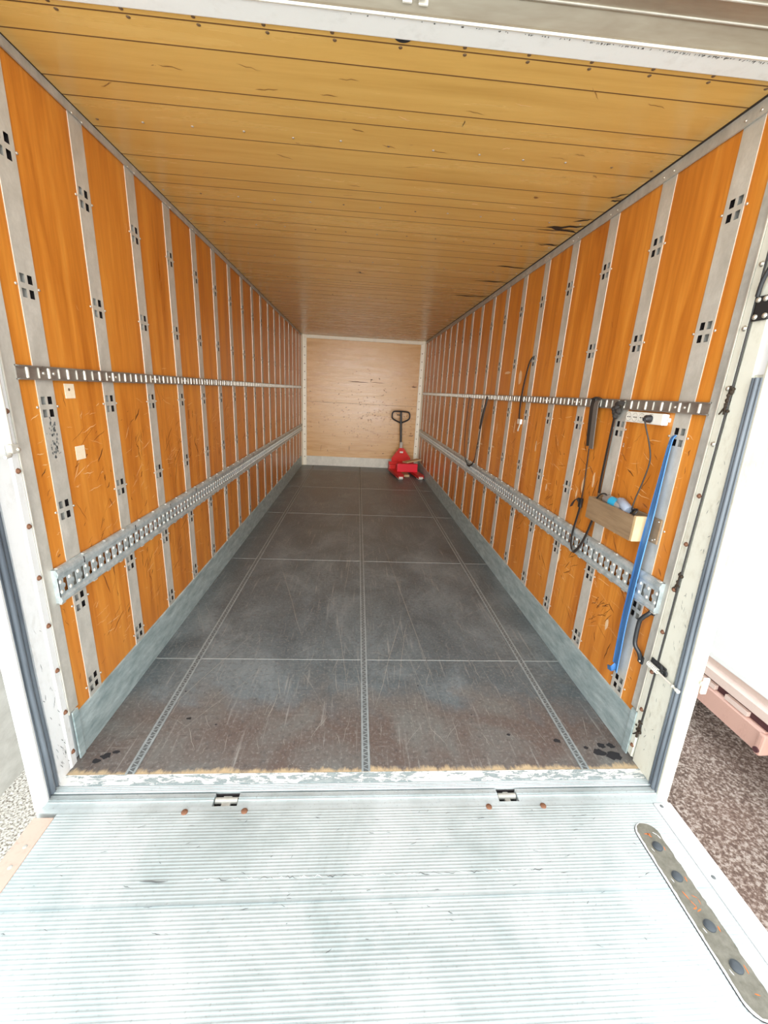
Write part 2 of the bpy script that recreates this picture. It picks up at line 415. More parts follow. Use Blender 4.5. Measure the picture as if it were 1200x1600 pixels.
def make_post(side):
    """perforated steel post (plate with real holes, a web inside), modelled at y = 0..PW, inside face just proud of the wall"""
    b = MB(); xi = side * (HX - .0025); xb = side * (HX + .022)
    ya = [.010, .031, .044, .065]                                   # hole columns
    cols = [0, *ya, PW]
    zs = [.15]
    for zc in sorted(ZC): zs += [zc - .037, zc - .009, zc + .009, zc + .037]
    zs += [HZ - .03]
    for j in range(len(zs) - 1):
        hole_row = (j % 4 in (1, 3))
        for i in range(5):
            if hole_row and i in (1, 3): continue
            b.add([(xi, cols[i], zs[j]), (xi, cols[i + 1], zs[j]), (xi, cols[i + 1], zs[j + 1]), (xi, cols[i], zs[j + 1])], [(0, 1, 2, 3)], 'galv')
    # returned edges of the plate (the one facing the door painted brighter, as lit), cheeks and web of the channel
    b.box((xi, -.001, zs[0]), (side * HX, .0, zs[-1]), 'edge')
    b.box((xi, PW, zs[0]), (side * (HX + .002), PW + .0006, zs[-1]), 'galv')
    for zc in ZC:
        z0, z1 = zc - .045, zc + .045
        b.add([(xb, 0, z0), (xb, PW, z0), (xb, PW, z1), (xb, 0, z1)], [(0, 1, 2, 3)], 'dark')  # cavity lining painted dark for the shade inside the holes
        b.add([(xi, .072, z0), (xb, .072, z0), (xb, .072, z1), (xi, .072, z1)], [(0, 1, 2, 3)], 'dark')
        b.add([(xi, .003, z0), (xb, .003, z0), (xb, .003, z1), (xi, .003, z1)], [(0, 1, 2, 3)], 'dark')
        b.add([(xi, .038, z0), (xb, .038, z0), (xb, .038, z1), (xi, .038, z1)], [(0, 1, 2, 3)], 'galv')  # web added so the near holes look lit
        for yy in (-.010, PW + .010):
            b.dome((side * HX, yy, zc), (-side, 0, 0), .0055, .004, 'screw', 8)
    for yy in (.012, PW - .012): b.dome((side * (HX - .012), yy, HZ - .03), (-side, 0, 0), .005, .004, 'screw', 8)
    return b

def wall_marks(side):
    """scratches and scuffs on the plywood: one uncountable scatter"""
    b = MB(); X = side * (HX - .0007)
    def st(y, z, l, a, w, mt, jit=.003):
        t = MB(); streak(t, (y, z), (y + l * math.cos(a), z + l * math.sin(a)), w, mt, 0, jit)
        b.add([(X, v[0], v[1]) for v in t.v], t.f, mt)
    def okpanel(y):
        u = (y - POST0) % PITCH; return u > PW + .02 and u < PITCH - .02
    def rndz():
        z = rnd.choice([.25 + .5 * rnd.random(), .3 + 1.2 * rnd.random(), rnd.gauss(1.15, .18)])
        return z
    for i in range(1500):
        y = .16 + 6.9 * rnd.random() ** 1.25; z = rndz()
        if not okpanel(y): continue
        u = (y - POST0) % PITCH; room = PITCH - u - .005
        if rnd.random() < .55:
            a = rnd.gauss(.25 * (1 if side > 0 else 1), .35); l = min(rnd.uniform(.015, .12), room * .9 / max(.3, math.cos(a)))
            st(y, z, l, a, rnd.choice([.0015, .002, .004]), 'scrl')
        else:
            a = rnd.gauss(1.4, .5) if rnd.random() < .6 else rnd.uniform(.3, 1.0); l = min(rnd.choice([.02, .04, .07, .13]) * rnd.uniform(.7, 1.2), room)
            st(y, z, l, a, rnd.choice([.002, .003, .004, .009]) * rnd.uniform(.8, 1.2), rnd.choice(['scrd', 'scrm', 'scrm', 'scrm']))
    for i in range(26):                                              # a few high up
        y = .5 + 5 * rnd.random(); z = rnd.uniform(1.62, 2.3)
        if okpanel(y): st(y, z, rnd.uniform(.02, .05), rnd.uniform(.8, 2.2), rnd.uniform(.002, .004), rnd.choice(['scrm', 'scrl']))
    # clusters of strokes
    cl = [(.80, .52), (1.22, 1.12), (1.20, .50), (.85, 1.2), (1.6, 1.2)] if side < 0 else [(.50, .53), (.55, .45), (.9, .6), (1.3, .9), (1.75, .6)]
    for (cy, cz) in cl:
        for k in range(7):
            st(cy + rnd.uniform(-.05, .06), cz + rnd.uniform(-.07, .07), rnd.uniform(.04, .10), rnd.uniform(.7, 1.9) if side < 0 else rnd.uniform(2.0, 2.7), rnd.uniform(.002, .005), 'scrd')
    if side > 0:                                                     # torn veneer patches
        for (cy, cz, w, h) in ((.90, 1.12, .012, .05), (.80, 1.16, .012, .05), (2.12, 1.75, .05, .06), (2.45, 1.80, .10, .012), (1.62, 1.25, .012, .05),
                               (2.10, 1.35, .013, .07), (1.02, .62, .015, .05), (1.35, 1.0, .012, .03), (2.55, 1.30, .012, .07), (.52, .98, .05, .045), (.56, 1.10, .015, .03),
                               (.95, 1.05, .01, .035), (1.05, .50, .012, .06), (.43, .48, .012, .04), (2.6, 1.12, .05, .01), (3.0, 1.10, .07, .01)):
            pts = [(X, cy + w * rnd.uniform(.6, 1.1) * math.cos(t * PI / 5), cz + h * rnd.uniform(.6, 1.1) * math.sin(t * PI / 5)) for t in range(10)]
            b.add(pts, [tuple(range(10))], 'torn')
    return b

def two_mark(b, side, y, z, h):
    X = side * (HX - .0008)
    pts = [(0, .8), (.15, 1), (.45, 1), (.6, .8), (.6, .6), (0, 0), (.62, 0)]
    for (a, c) in zip(pts, pts[1:]):
        p = Vector((y - a[0] * h * .8, z + a[1] * h)); q = Vector((y - c[0] * h * .8, z + c[1] * h))
        t = MB(); d = (q - p).normalized() * .001; nn = Vector((-d.y, d.x)) * 1.6
        b.add([(X, *(p - d + nn)), (X, *(p - d - nn)), (X, *(q + d - nn)), (X, *(q + d + nn))], [(0, 1, 2, 3)], 'white')

for side, nm in ((-1, 'left'), (1, 'right')):
    w = MB().box((side * (HX + .026), FY, -.1), (side * (HX + .06), LY + .05, HZ + .05), 'aluplain')
    wall = struct(w.build('wall_' + nm), 'side wall of the truck body on the ' + nm)
    # plywood panels between the posts
    edges = [(FY, POST0)] + [(POST0 + k * PITCH + PW, POST0 + (k + 1) * PITCH) for k in range(NP)]
    for k, (a, c) in enumerate(edges):
        c = min(c, LY)
        if c - a < .02: continue
        MB().box((side * HX, a, .1), (side * (HX + .024), c, HZ), 'wallwood').build('wall_panel', wall)
    # posts
    src = make_post(side).build('wall_post')
    src.parent = wall; src.location = (0, POST0, 0)
    for k in range(1, NP):
        y = POST0 + k * PITCH
        if y + PW > LY: break
        c = src.copy(); C.objects.link(c); c.parent = wall; c.location = (0, y, 0)
    s_ = wall_marks(side).build('scuff_marks', wall); s_['kind'] = 'stuff'
    # galvanised angle at the ceiling
    zt = 2.552 if side < 0 else 2.536
    b = MB().box((side * (HX - .012), FY, zt), (side * (HX - .004), LY, HZ), 'galvdark')
    b.box((side * (HX - .012), FY, HZ - .0015), (side * (HX - (.016 if side < 0 else .022)), LY, HZ), 'soot_and_shade')  # dark strip painting the corner shade where the angle meets the ceiling
    struct(b.build('trim_%d' % (1 if side < 0 else 2)), 'galvanised angle along the ceiling on the ' + nm)
    # kick plate
    b = MB()
    b.prism([(side * HX, .205), (side * (HX - .006), .200), (side * (HX - .010), .0), (side * HX, .0)], 1, .10, LY - .02, 'kick')
    b.box((side * (HX - .008), .085, .0), (side * (HX - .014), .118, .235), 'kick')
    struct(b.build('baseboard_' + nm), 'zinc kick plate at the foot of the %s wall' % nm)

# left-only details on a steel post and a panel
wl = bpy.data.objects['wall_left']; wr = bpy.data.objects['wall_right']
b = MB()
for i in range(60):
    y = .2575 + rnd.gauss(0, .012); z = 1.345 + rnd.choice([-.045, -.03, .03, .05, .04]) + rnd.gauss(0, .018)
    r = rnd.uniform(.001, .005)
    if abs(y - .2575) > .036: continue
    pts = [(-HX + .0042, y + r * rnd.uniform(.5, 1.3) * math.cos(t * PI / 4), z + 1.6 * r * rnd.uniform(.5, 1.3) * math.sin(t * PI / 4)) for t in range(8)]
    b.add(pts, [tuple(range(8))], 'grease')
s_ = b.build('grease_smudge', wl); s_['kind'] = 'stuff'
b = MB()
two_mark(b, 1, .605, 1.38, .016); two_mark(b, 1, .625, 1.21, .016)
b.build('chalk_mark', wr)

# ------------------------------------------------------------------ back wall
b = MB().box((-HX, LY, .0), (HX, LY + .05, 1.309), 'backwood'); b.box((-HX, LY, 1.313), (HX, LY + .05, HZ), 'backwood'); b.box((-HX, LY + .004, 1.3), (HX, LY + .05, 1.32), 'dark')
wb = struct(b.build('wall_back'), 'plywood front bulkhead at the far end')
b = MB()
def bst(x, z, l, a, w, mt, jit=.004):
    t = MB(); streak(t, (x, z), (x + l * math.cos(a), z + l * math.sin(a)), w, mt, 0, jit)
    b.add([(v[0], LY - .001, v[1]) for v in t.v], t.f, mt)
for i in range(260):
    bst(max(-1.05, min(1.05, rnd.gauss(.05, .5))), max(.3, rnd.gauss(1.1, .38)), rnd.uniform(.012, .05), rnd.uniform(0, PI), rnd.uniform(.006, .018), rnd.choice(['scrd', 'scrm', 'scrm']))
bst(-.30, 1.745, .42, .0, .022, 'scrd', .006); bst(.17, 1.75, .28, -.02, .014, 'scrd', .004)
bst(1.0, 1.70, .12, .05, .03, 'scrd'); bst(1.0, .70, .12, .1, .02, 'scrd'); bst(.15, 1.79, .05, .4, .03, 'scrd'); bst(-.24, .33, .12, 1.6, .012, 'scrd'); bst(-.85, .30, .14, 1.4, .010, 'scrd')
bst(.5, .72, .45, .02, .006, 'scrm'); bst(.86, .70, .12, .0, .028, 'torn', .002); bst(-1.05, 1.0, .2, .3, .004, 'scrl')
s_ = b.build('scuff_marks', wb); s_['kind'] = 'stuff'
for i, sd in enumerate((-1, 1)):
    b = MB().prism([(sd * HX, LY), (sd * (HX - .105), LY), (sd * (HX - .10), LY - .018), (sd * (HX - .03), LY - .03), (sd * HX, LY - .09)], 2, 0, HZ, 'post_back')
    z = .18
    while z < 2.5:
        b.dome((sd * (HX - .065), LY - .024, z), (0, -1, 0), .010, .008, 'rust', 8); z += .155
    struct(b.build('trim_%d' % (3 + i)), 'ivory corner post at the far end')
b = MB().box((-HX + .06, LY - .03, HZ - .066), (HX - .06, LY, HZ), 'post_back', .008); struct(b.build('trim_5'), 'ivory strip above the far wall')
b = MB().box((-HX + .09, LY - .012, 0), (HX - .09, LY, .195), 'galv'); b.box((-HX + .09, LY - .016, .188), (HX - .09, LY, .197), 'galv')
struct(b.build('baseboard_back'), 'galvanised kick plate at the foot of the far wall')

# ------------------------------------------------------------------ ceiling
b = MB()
gy = [.175, .277, .476, .58, .772, .988, 1.152, 1.255, 1.42, 1.502, 1.681, 1.83, 1.968, 2.11, 2.25]
while gy[-1] < LY - .2: gy.append(gy[-1] + rnd.choice([.1, .15, .2, .2]))
prev = .10
for g in gy + [LY + .05]:
    b.box((-HX - .06, prev, HZ), (HX + .06, g, HZ + .02), 'ceilwood'); prev = g
    if g < LY: b.box((-HX + .012, g - .0022, HZ - .0006), (HX - .012, g + .0022, HZ + .001), 'groove')
b.box((-HX - .06, .10, HZ + .0065), (HX + .06, LY + .05, HZ + .06), 'groove')
ceil = struct(b.build('ceiling'), 'varnished plywood ceiling boards')
b = MB()
for x in [-1.19 + .198 * i for i in range(13)]:
    b.dome((x, .160, HZ), (0, 0, -1), .0065, .002, 'screwdark', 8); b.dome((x + .006, .187, HZ), (0, 0, -1), .0065, .002, 'screwdark', 8)
    for yy in (.72, 1.345, 1.76, 2.4, 3.05, 3.7):
        b.dome((x + rnd.uniform(-.01, .01), yy + rnd.uniform(-.01, .01), HZ), (0, 0, -1), .006, .003, rnd.choice(['screw', 'screwdark', 'screw']), 8)
b.build('ceiling_screws', ceil)
b = MB()
def cst(x, y, l, a, w, mt, jit=.004, z=HZ - .0012):
    t = MB(); streak(t, (x, y), (x + l * math.cos(a), y + l * math.sin(a)), w, mt, 0, jit)
    b.add([(v[0], v[1], z) for v in t.v], t.f, mt)
M['cscr'] = mat('ceiling_scratch_brown', (.28, .135, .035), .6)
M['cscrl'] = mat('ceiling_scratch_pale', (.85, .58, .27), .6)
for i in range(130):
    cst(rnd.uniform(-1.1, 1.1), .3 + 6.5 * rnd.random() ** 1.5, rnd.uniform(.015, .09), rnd.gauss(0, .3), rnd.uniform(.002, .006), rnd.choice(['cscr', 'cscr', 'cscrl']))
for (x, y, l, a, w, mt) in ((1.22, 1.36, .22, 2.9, .045, 'soot_and_shade'), (1.22, 1.45, .18, 3.3, .035, 'soot_and_shade'), (1.15, 1.45, .20, 3.1, .012, 'soot_and_shade'), (1.22, 1.7, .14, 3.1, .03, 'soot_and_shade'), (1.2, 1.25, .10, 2.6, .02, 'soot_and_shade'),
                            (1.22, 1.0, .05, 2.6, .02, 'soot_and_shade'), (1.22, .93, .10, 2.4, .014, 'soot_and_shade'), (1.22, 2.25, .25, 3.2, .03, 'soot_and_shade'), (1.22, 2.7, .30, 3.1, .035, 'soot_and_shade'),
                            (1.22, 3.3, .35, 3.1, .04, 'soot_and_shade'), (-.13, 2.68, .07, 1.0, .014, 'soot_and_shade'), (-.15, 2.72, .09, .3, .012, 'soot_and_shade'), (.28, .495, .04, 1.6, .004, 'soot_and_shade'), (-.15, .62, .05, .2, .009, 'cscr'),
                            (-.72, 3.75, .35, -.05, .008, 'soot_and_shade'), (.78, 1.04, .03, .3, .022, 'cscr'), (.88, 4.2, .2, 3.1, .02, 'soot_and_shade'), (-.05, 1.9, .12, .1, .006, 'cscrl'), (.65, .26, .07, .8, .003, 'cscr')):
    cst(x, y, l, a, w, mt, .012 if w > .01 else .002, HZ - .0015)
y = .4
while y < 7:                                                          # broken dark line in the right-hand corner
    cst(1.226, y, rnd.uniform(.1, .3), PI / 2, rnd.uniform(.01, .022), 'soot_and_shade', .003, HZ - .0011); y += rnd.uniform(.12, .3)
s_ = b.build('scuff_marks', ceil); s_['kind'] = 'stuff'

# ------------------------------------------------------------------ rear frame
def frame(side):
    nm = 'left' if side < 0 else 'right'; white = 'whiteframe' if side < 0 else 'cream'
    n0 = 6 if side < 0 else 10
    X = side * HX
    # pillar core
    b = MB().box((side * (HX + .008), -.13, -.14), (side * (HX + .022), .14, HZ + .25), white)
    ya, yb = (.073, .135) if side < 0 else (.092, .138)
    b.box((side * (HX - .004), ya, .235), (side * (HX + .012), yb, HZ), 'galvdark' if side > 0 else 'galv')
    b.box((side * (HX - .009), ya, .235), (side * (HX - .003), ya + .004, HZ), 'edge')
    core = struct(b.build('trim_%d' % n0), 'steel rear door pillar on the ' + nm)
    # white strip that carries the bolts
    b = MB()
    if side < 0:
        b.prism([(X, .072), (X + .006, .07), (X + .008, .04), (X + .004, .03), (X + .004, -.034), (X - .02, -.034), (X - .02, .072)], 2, 0.0, HZ, white)
    else:
        b.prism([(X, .091), (X - .006, .089), (X - .008, .060), (X - .003, .056), (X + .02, .056), (X + .02, .091)], 2, 0.012, HZ, white)
        b.box((X + .004, .046, 0), (X + .02, .056, HZ), 'dark')
        b.add([(X - .003, .048, 0), (X - .003, -.060, 0), (X + .03, -.060, 0), (X + .03, .048, 0), (X - .003, .048, HZ), (X - .003, .02, HZ), (X + .03, .02, HZ), (X + .03, .048, HZ)],
              [(0, 1, 2, 3), (7, 6, 5, 4), (0, 4, 5, 1), (1, 5, 6, 2), (2, 6, 7, 3), (3, 7, 4, 0)], white)
    struct(b.build('trim_%d' % (n0 + 1)), 'painted inner strip of the %s pillar' % nm)
    par = bpy.data.objects['trim_%d' % (n0 + 1)]
    z = .068
    while z < HZ - .05:
        yy = .055 if side < 0 else .068
        q = HX - .006
        c = MB().tube([(side * q, yy, z), (side * (q - .003), yy, z), (side * (q - .0035), yy, z), (side * (q - .008), yy, z), (side * (q - .009), yy, z)], [.0105, .0100, .007, .0065, .003], 'rust' if (z < 1.3 or side < 0) else 'screw', 8)
        c.build('bolt', par); z += .1985
    # scuffs
    c = MB()
    for i in range(34):
        z = abs(rnd.gauss(.05, .35)) if side < 0 else rnd.uniform(.02, 1.5); yy = rnd.uniform(-.025, .035) if side < 0 else rnd.uniform(-.04, .035)
        t = MB(); streak(t, (yy, z), (yy + rnd.uniform(-.012, .012), z + rnd.uniform(.008, .03)), rnd.uniform(.001, .003), 'grease', 0, .001)
        xx = side * (HX - .0055 if side < 0 else HX - .0038)
        c.add([(xx, v[0], v[1]) for v in t.v], t.f, 'grease')
    s_ = c.build('scuff_marks', par); s_['kind'] = 'stuff'
    # rubber gasket: three lips, bowing a little on the right
    b = MB(); ztop = 1.69 if side > 0 else HZ
    N = 24
    def gy_(u, z):
        if side < 0: y0, y1 = -.036, -.104
        else:
            t = z / 1.7; y0 = -.062 + .055 * t; y1 = -.120 + .066 * t
        wob = .004 * math.sin(z * 9) * math.exp(-z * 2) 
        return y0 + (y1 - y0) * u + wob
    prof = [(0, -.004), (.08, -.0), (.18, .010), (.28, .003), (.34, -.004), (.42, .010), (.55, .014), (.68, .010), (.75, -.002), (.82, .008), (.93, .009), (1, -.004)]
    vs = []
    for i in range(N + 1):
        z = ztop * i / N
        for (u, h) in prof: vs.append((X - side * h, gy_(u, z), z))
    P = len(prof)
    b.add(vs, [(i * P + k, i * P + k + 1, (i + 1) * P + k + 1, (i + 1) * P + k) for i in range(N) for k in range(P - 1)], 'rubber', True)
    b.add([(X + side * .012, gy_(0, 0), 0), (X + side * .012, gy_(1, 0), 0), (X + side * .012, gy_(1, ztop), ztop), (X + side * .012, gy_(0, ztop), ztop)], [(0, 1, 2, 3)], 'rubber')
    struct(b.build('trim_%d' % (n0 + 2)), 'grey rubber door seal on the %s pillar' % nm)
    # outer white lip
    y0 = -.102; b = MB()
    if side < 0: b.prism([(X + .010, -.102), (X + .012, -.112), (X + .006, -.137), (X - .022, -.137), (X - .022, -.102)], 2, -.02, HZ + .25, white)
    else:
        lo = [(X - .006, -.118), (X - .008, -.126), (X + .002, -.146), (X + .022, -.146), (X + .022, -.118)]
        hi = [(X - .006, -.052), (X - .008, -.060), (X + .002, -.112), (X + .022, -.112), (X + .022, -.052)]
        vs = [(a, c, -.02) for a, c in lo] + [(a, c, 1.7) for a, c in hi] + [(a, c, HZ + .25) for a, c in hi]
        fs = [(4, 3, 2, 1, 0), (10, 11, 12, 13, 14)]
        for q in (0, 5):
            fs += [(q + i, q + (i + 1) % 5, q + 5 + (i + 1) % 5, q + 5 + i) for i in range(5)]
        b.add(vs, fs, white)
        b.box((X + .004, -.055, 1.70), (X + .02, -.004, HZ), 'whiteframe')
    struct(b.build('trim_%d' % (n0 + 3)), 'outer painted lip of the %s pillar' % nm)
frame(-1); frame(1)

# header
b = MB().box((-HX - .09, .075, HZ - .004), (HX + .09, .152, HZ + .22), 'header', .004)
b.box((-HX - .09, .0715, HZ - .006), (HX + .09, .076, HZ + .001), 'edge')
hd = struct(b.build('trim_14'), 'white painted header beam above the doorway')
b = MB()
for i in range(150):
    x = .2 + 1.0 * rnd.random() ** .7 if rnd.random() < .85 else rnd.uniform(-.2, .3)
    l = rnd.uniform(.003, .010) * (.6 + x * .5)
    t = MB(); streak(t, (x, .080), (x + rnd.uniform(-.004, .004), .080 + l), rnd.uniform(.0015, .005), 'grease', 0, .0005)
    b.add([(v[0], v[1], HZ - .0046) for v in t.v], t.f, 'grease')
s_ = b.build('scuff_marks', hd); s_['kind'] = 'stuff'
b = MB().cyl((.008, .134, HZ - .003), (.008, .134, HZ), .030, 'blackmetal', 24); o = b.build('rubber_buffer', origin=(.008, .15, HZ))
tag(o, 'small dark round buffer under the ceiling behind the white header', 'buffer')

# raised upper door leaf
b = MB().prism([(.0745, HZ + .001), (.066, HZ + .003), (.052, HZ + .014), (.030, HZ + .030), (-.30, HZ + .030), (-.42, HZ + .03), (-.42, HZ + .07), (.064, HZ + .07)], 0, -HX - .05, HX + .05, 'doormetal')
for yy, hh in ((.018, .003), (-.045, .003), (-.11, .003), (-.2, .003), (-.3, .003)):
    b.box((-HX - .05, yy - .0018, HZ + .030 - hh), (HX + .05, yy + .0018, HZ + .04), 'galv')
door = struct(b.build('door_1'), 'raised metal door leaf over the doorway, seen from below')
b = MB()
for (x, y) in ((.0, .025), (.045, .028), (.008, .045), (.052, .048)):
    b.box((x - .013, y - .003, HZ + .008), (x + .013, y + .003, HZ + .024), 'rung', .0015)
b.build('door_bracket', door)

# ------------------------------------------------------------------ sill
b = MB().box((-HX, -.046, -.12), (HX, .001, .0018), 'sill')
struct(b.build('trim_15'), 'chipped white sill at the edge of the truck floor')
b = MB().box((-HX, -.080, -.12), (HX, -.046, -.001), 'alu')
for k in range(4): b.prism([(-.050 - k * .0075, -.001), (-.052 - k * .0075, .0022), (-.0545 - k * .0075, .0022), (-.0565 - k * .0075, -.001)], 0, -HX, HX, 'aluplain')
b.box((-HX, -.087, -.12), (HX, -.080, -.012), 'dark')
struct(b.build('trim_16'), 'ribbed aluminium sill strip with a dark gap')

# ------------------------------------------------------------------ tail lift platform
PY0, PY1 = -.159, -1.95
plat = empty('tail_lift_platform', (0, -.9, -.05))
tag(plat, 'ribbed aluminium tail lift platform level with the truck floor, in the foreground', 'platform')
b = MB()
def ribs(b, ya, yb, pitch=.0110, x0=-1.163, x1=1.184):
    prof = [(ya, 0)]; y = ya - .003
    while y > yb + pitch:
        prof += [(y, 0), (y - .0028, .0006), (y - .0052, .0006), (y - .0080, 0)]; y -= pitch
    prof.append((yb, 0))
    vs = [(x0, p, z) for p, z in prof] + [(x1, p, z) for p, z in prof]; N = len(prof)
    b.add(vs, [(i, i + 1, N + i + 1, N + i) for i in range(N - 1)], 'alu')
ribs(b, PY0, -.466); ribs(b, -.470, -.92); ribs(b, -.924, PY1)
b.box((-1.163, PY0, -.055), (1.184, PY1, -.001), 'alu')
b.build('ribbed_deck', plat)
b = MB()
for yy in (-.468, -.922): b.box((-1.163, yy - .0022, -.0005), (1.184, yy + .0022, .0014), 'aludark')
b.build('deck_seam', plat)
def strip_with_gaps(b, ya, yb, za, zb, mt, gaps):
    xs = [-1.24]
    for g in gaps: xs += list(g)
    xs.append(1.255)
    for i in range(0, len(xs), 2): b.box((xs[i], ya, za), (xs[i + 1], yb, zb), mt)
G = [(-.605, -.510), (.542, .625)]
b = MB()
strip_with_gaps(b, -.087, -.117, -.05, -.001, 'aluplain', G)
for yy in (-.102, -.1065, -.116): strip_with_gaps(b, yy, yy - .0025, -.002, .0022, 'alu', G)
strip_with_gaps(b, -.117, -.142, -.05, -.0015, 'aluplain', G)
b.box((-1.24, -.142, -.05), (1.255, PY0, -.0005), 'aluplain')
b.build('hinge_strip', plat)
for (a, c) in G:
    b = MB().box((a, -.142, -.05), (c, -.087, -.028), 'dark')
    b.build('hinge_pocket', plat)
    b = MB().tube([(a + .004, -.108, -.015), (c - .004, -.108, -.015)], .012, 'galvdark', 12)
    b.box((a + .03, -.14, -.03), (c - .03, -.09, -.012), 'galvdark', .003)
    b.build('hinge', plat)
for x in (-.698, -.474, .49, .715):
    b = MB().tube([(x, -.165, -.001), (x, -.165, .003), (x, -.165, .0045), (x, -.165, .006)], [.012, .012, .010, .004], 'rust', 14); b.build('bolt', plat)
b = MB().box((-1.235, -.178, -.055), (-1.163, PY1, .003), 'pink', .002)
for yy in (-.28, -.345): b.dome((-1.19, yy, .003), (0, 0, 1), .008, .002, 'galvdark', 10)
b.build('edge_strip', plat)['label'] = 'faded pink edge strip'
b = MB().box((1.1865, -.165, -.055), (1.258, PY1, .006), 'whitealu', .002)
for yy in (-.18, -.44, -.74): b.dome((1.21, yy, .006), (0, 0, 1), .008, .002, 'grease', 10)
b.build('edge_strip', plat)['label'] = 'white edge strip'
# worn streaks on the deck
b = MB()
for i in range(80):
    x = rnd.uniform(-1.1, 1.0); y = rnd.uniform(-.62, -.18)
    streak(b, (x, y), (x + rnd.uniform(.004, .03), y + rnd.uniform(-.01, .01)), rnd.uniform(.001, .003), 'grease', .0035, .001)
streak(b, (-.75, -.40), (-.66, -.402), .006, 'grease', .0034, .002)
for i in range(26):
    x = -.55 + i * .045; streak(b, (x, -.398), (x + .04, -.400), rnd.uniform(.0015, .004), rnd.choice(['grease', 'whitealu']), .0036, .004)
s_ = b.build('deck_scuffs', plat); s_['kind'] = 'stuff'

# foot control plate
def capsule(xc, y0, y1, r, n=12, jit=0):
    pts = []
    for i in range(n + 1):
        a = PI * i / n; pts.append((xc + r * math.cos(a), y0 - r + r * math.sin(a)))
    for i in range(n + 1):
        a = PI + PI * i / n; pts.append((xc + r * math.cos(a), y1 + r + r * math.sin(a)))
    return [(x + rnd.uniform(-jit, jit), y + rnd.uniform(-jit, jit)) for x, y in pts]
fc = empty('foot_control_panel', (1.078, -.51, .002))
tag(fc, 'olive foot control panel with four round buttons let into the platform', 'control panel')
MB().prism(capsule(1.0775, -.2415, -.787, .0468), 2, .0016, .0024, 'dark').build('gap', fc)
b = MB().prism(capsule(1.078, -.243, -.785, .045), 2, .002, .0052, 'whitealu'); b.build('rim', fc)
pc = [Vector((x, y, 0)) for x, y in capsule(1.080, -.247, -.781, .041)]
dense = []
for i in range(len(pc)):
    a_, c_ = pc[i], pc[(i + 1) % len(pc)]; k = max(1, int((c_ - a_).length / .012))
    for j in range(k):
        q = a_.lerp(c_, j / k); dense.append((q.x + rnd.uniform(-.0022, .0022), q.y + rnd.uniform(-.0015, .0015)))
b = MB().prism(dense, 2, .004, .0068, 'olive'); b.build('plate', fc)
for yy in (-.335, -.435, -.575, -.673):
    b = MB(); b.cyl((1.079, yy, .0065), (1.079, yy, .0100), .0175, 'button', 24); b.dome((1.079, yy, .0100), (0, 0, 1), .0165, .004, 'button', 24); b.build('button', fc)
def ps(pts_list, mt='orange'):
    b = MB()
    for pts, w in pts_list:
        for p, q in zip(pts, pts[1:]): streak(b, p, q, w, mt, .0073, .0005)
    o = b.build('paint_mark', fc); o['label'] = ('orange' if mt == 'orange' else 'white') + ' paint mark'
ps([([(1.058, -.288), (1.085, -.290)], .006), ([(1.072, -.286), (1.080, -.302)], .008)])
ps([([(1.103, -.335), (1.100, -.350)], .005)]); ps([([(1.106, -.435), (1.103, -.452)], .005)])
ps([([(1.062, -.478), (1.070, -.505), (1.078, -.525), (1.062, -.530)], .005)]); ps([([(1.070, -.537), (1.088, -.530)], .005)])
ps([([(1.085, -.490), (1.100, -.500), (1.098, -.520)], .003)]); ps([([(1.106, -.575), (1.102, -.592)], .005)]); ps([([(1.106, -.668), (1.103, -.690)], .005)])
ps([([(1.08, -.73), (1.095, -.735)], .004)])
for yy in (-.335, -.435, -.575, -.673): ps([([(1.052, yy - .004), (1.056, yy - .018)], .003)], 'whitealu')
ps([([(1.095, -.283), (1.108, -.292), (1.112, -.308)], .004)], 'whitealu')

# ------------------------------------------------------------------ lashing rails
def rung_rail(side):
    b = MB(); z0, z1 = 1.558, 1.606; y0 = .128; y1 = LY - .09; x0 = side * (HX - .004)
    b.box((x0, y0, z0), (side * (HX - .007), y1, z1), 'rail')
    b.box((x0, y0, z0), (side * (HX - .016), y1, z0 + .004), 'rail'); b.box((x0, y0, z1 - .004), (side * (HX - .016), y1, z1), 'rail')
    b.box((side * (HX - .014), y0, z0), (side * (HX - .017), y1, z0 + .005), 'rail'); b.box((side * (HX - .014), y0, z1 - .005), (side * (HX - .017), y1, z1), 'rail')
    y = y0 + .048; k = 0
    while y < y1 - .02:
        w = .0058 if k % 2 == 0 else .0030; mt_ = 'rung' if k % 2 == 0 else 'galv'
        b.prism([(side * (HX - .006), y - w), (side * (HX - .0105), y - w * .7), (side * (HX - .0115), y), (side * (HX - .0105), y + w * .7), (side * (HX - .006), y + w)], 2, z0 + .006, z1 - .006, mt_)
        if k % 8 == 1 or k % 8 == 2: b.dome((side * (HX - .007), y + .026, (z0 + z1) / 2), (-side, 0, 0), .007, .005, 'screw', 10)
        y += .0525; k += 1
    o = b.build('lashing_rail', origin=(side * HX, (y0 + y1) / 2, 1.58)); return o
tag(rung_rail(-1), 'narrow slotted steel lashing rail along the left wall at chest height', 'rail', 'slotted lashing rails on the side walls')
tag(rung_rail(1), 'narrow slotted steel lashing rail along the right wall at chest height', 'rail', 'slotted lashing rails on the side walls')

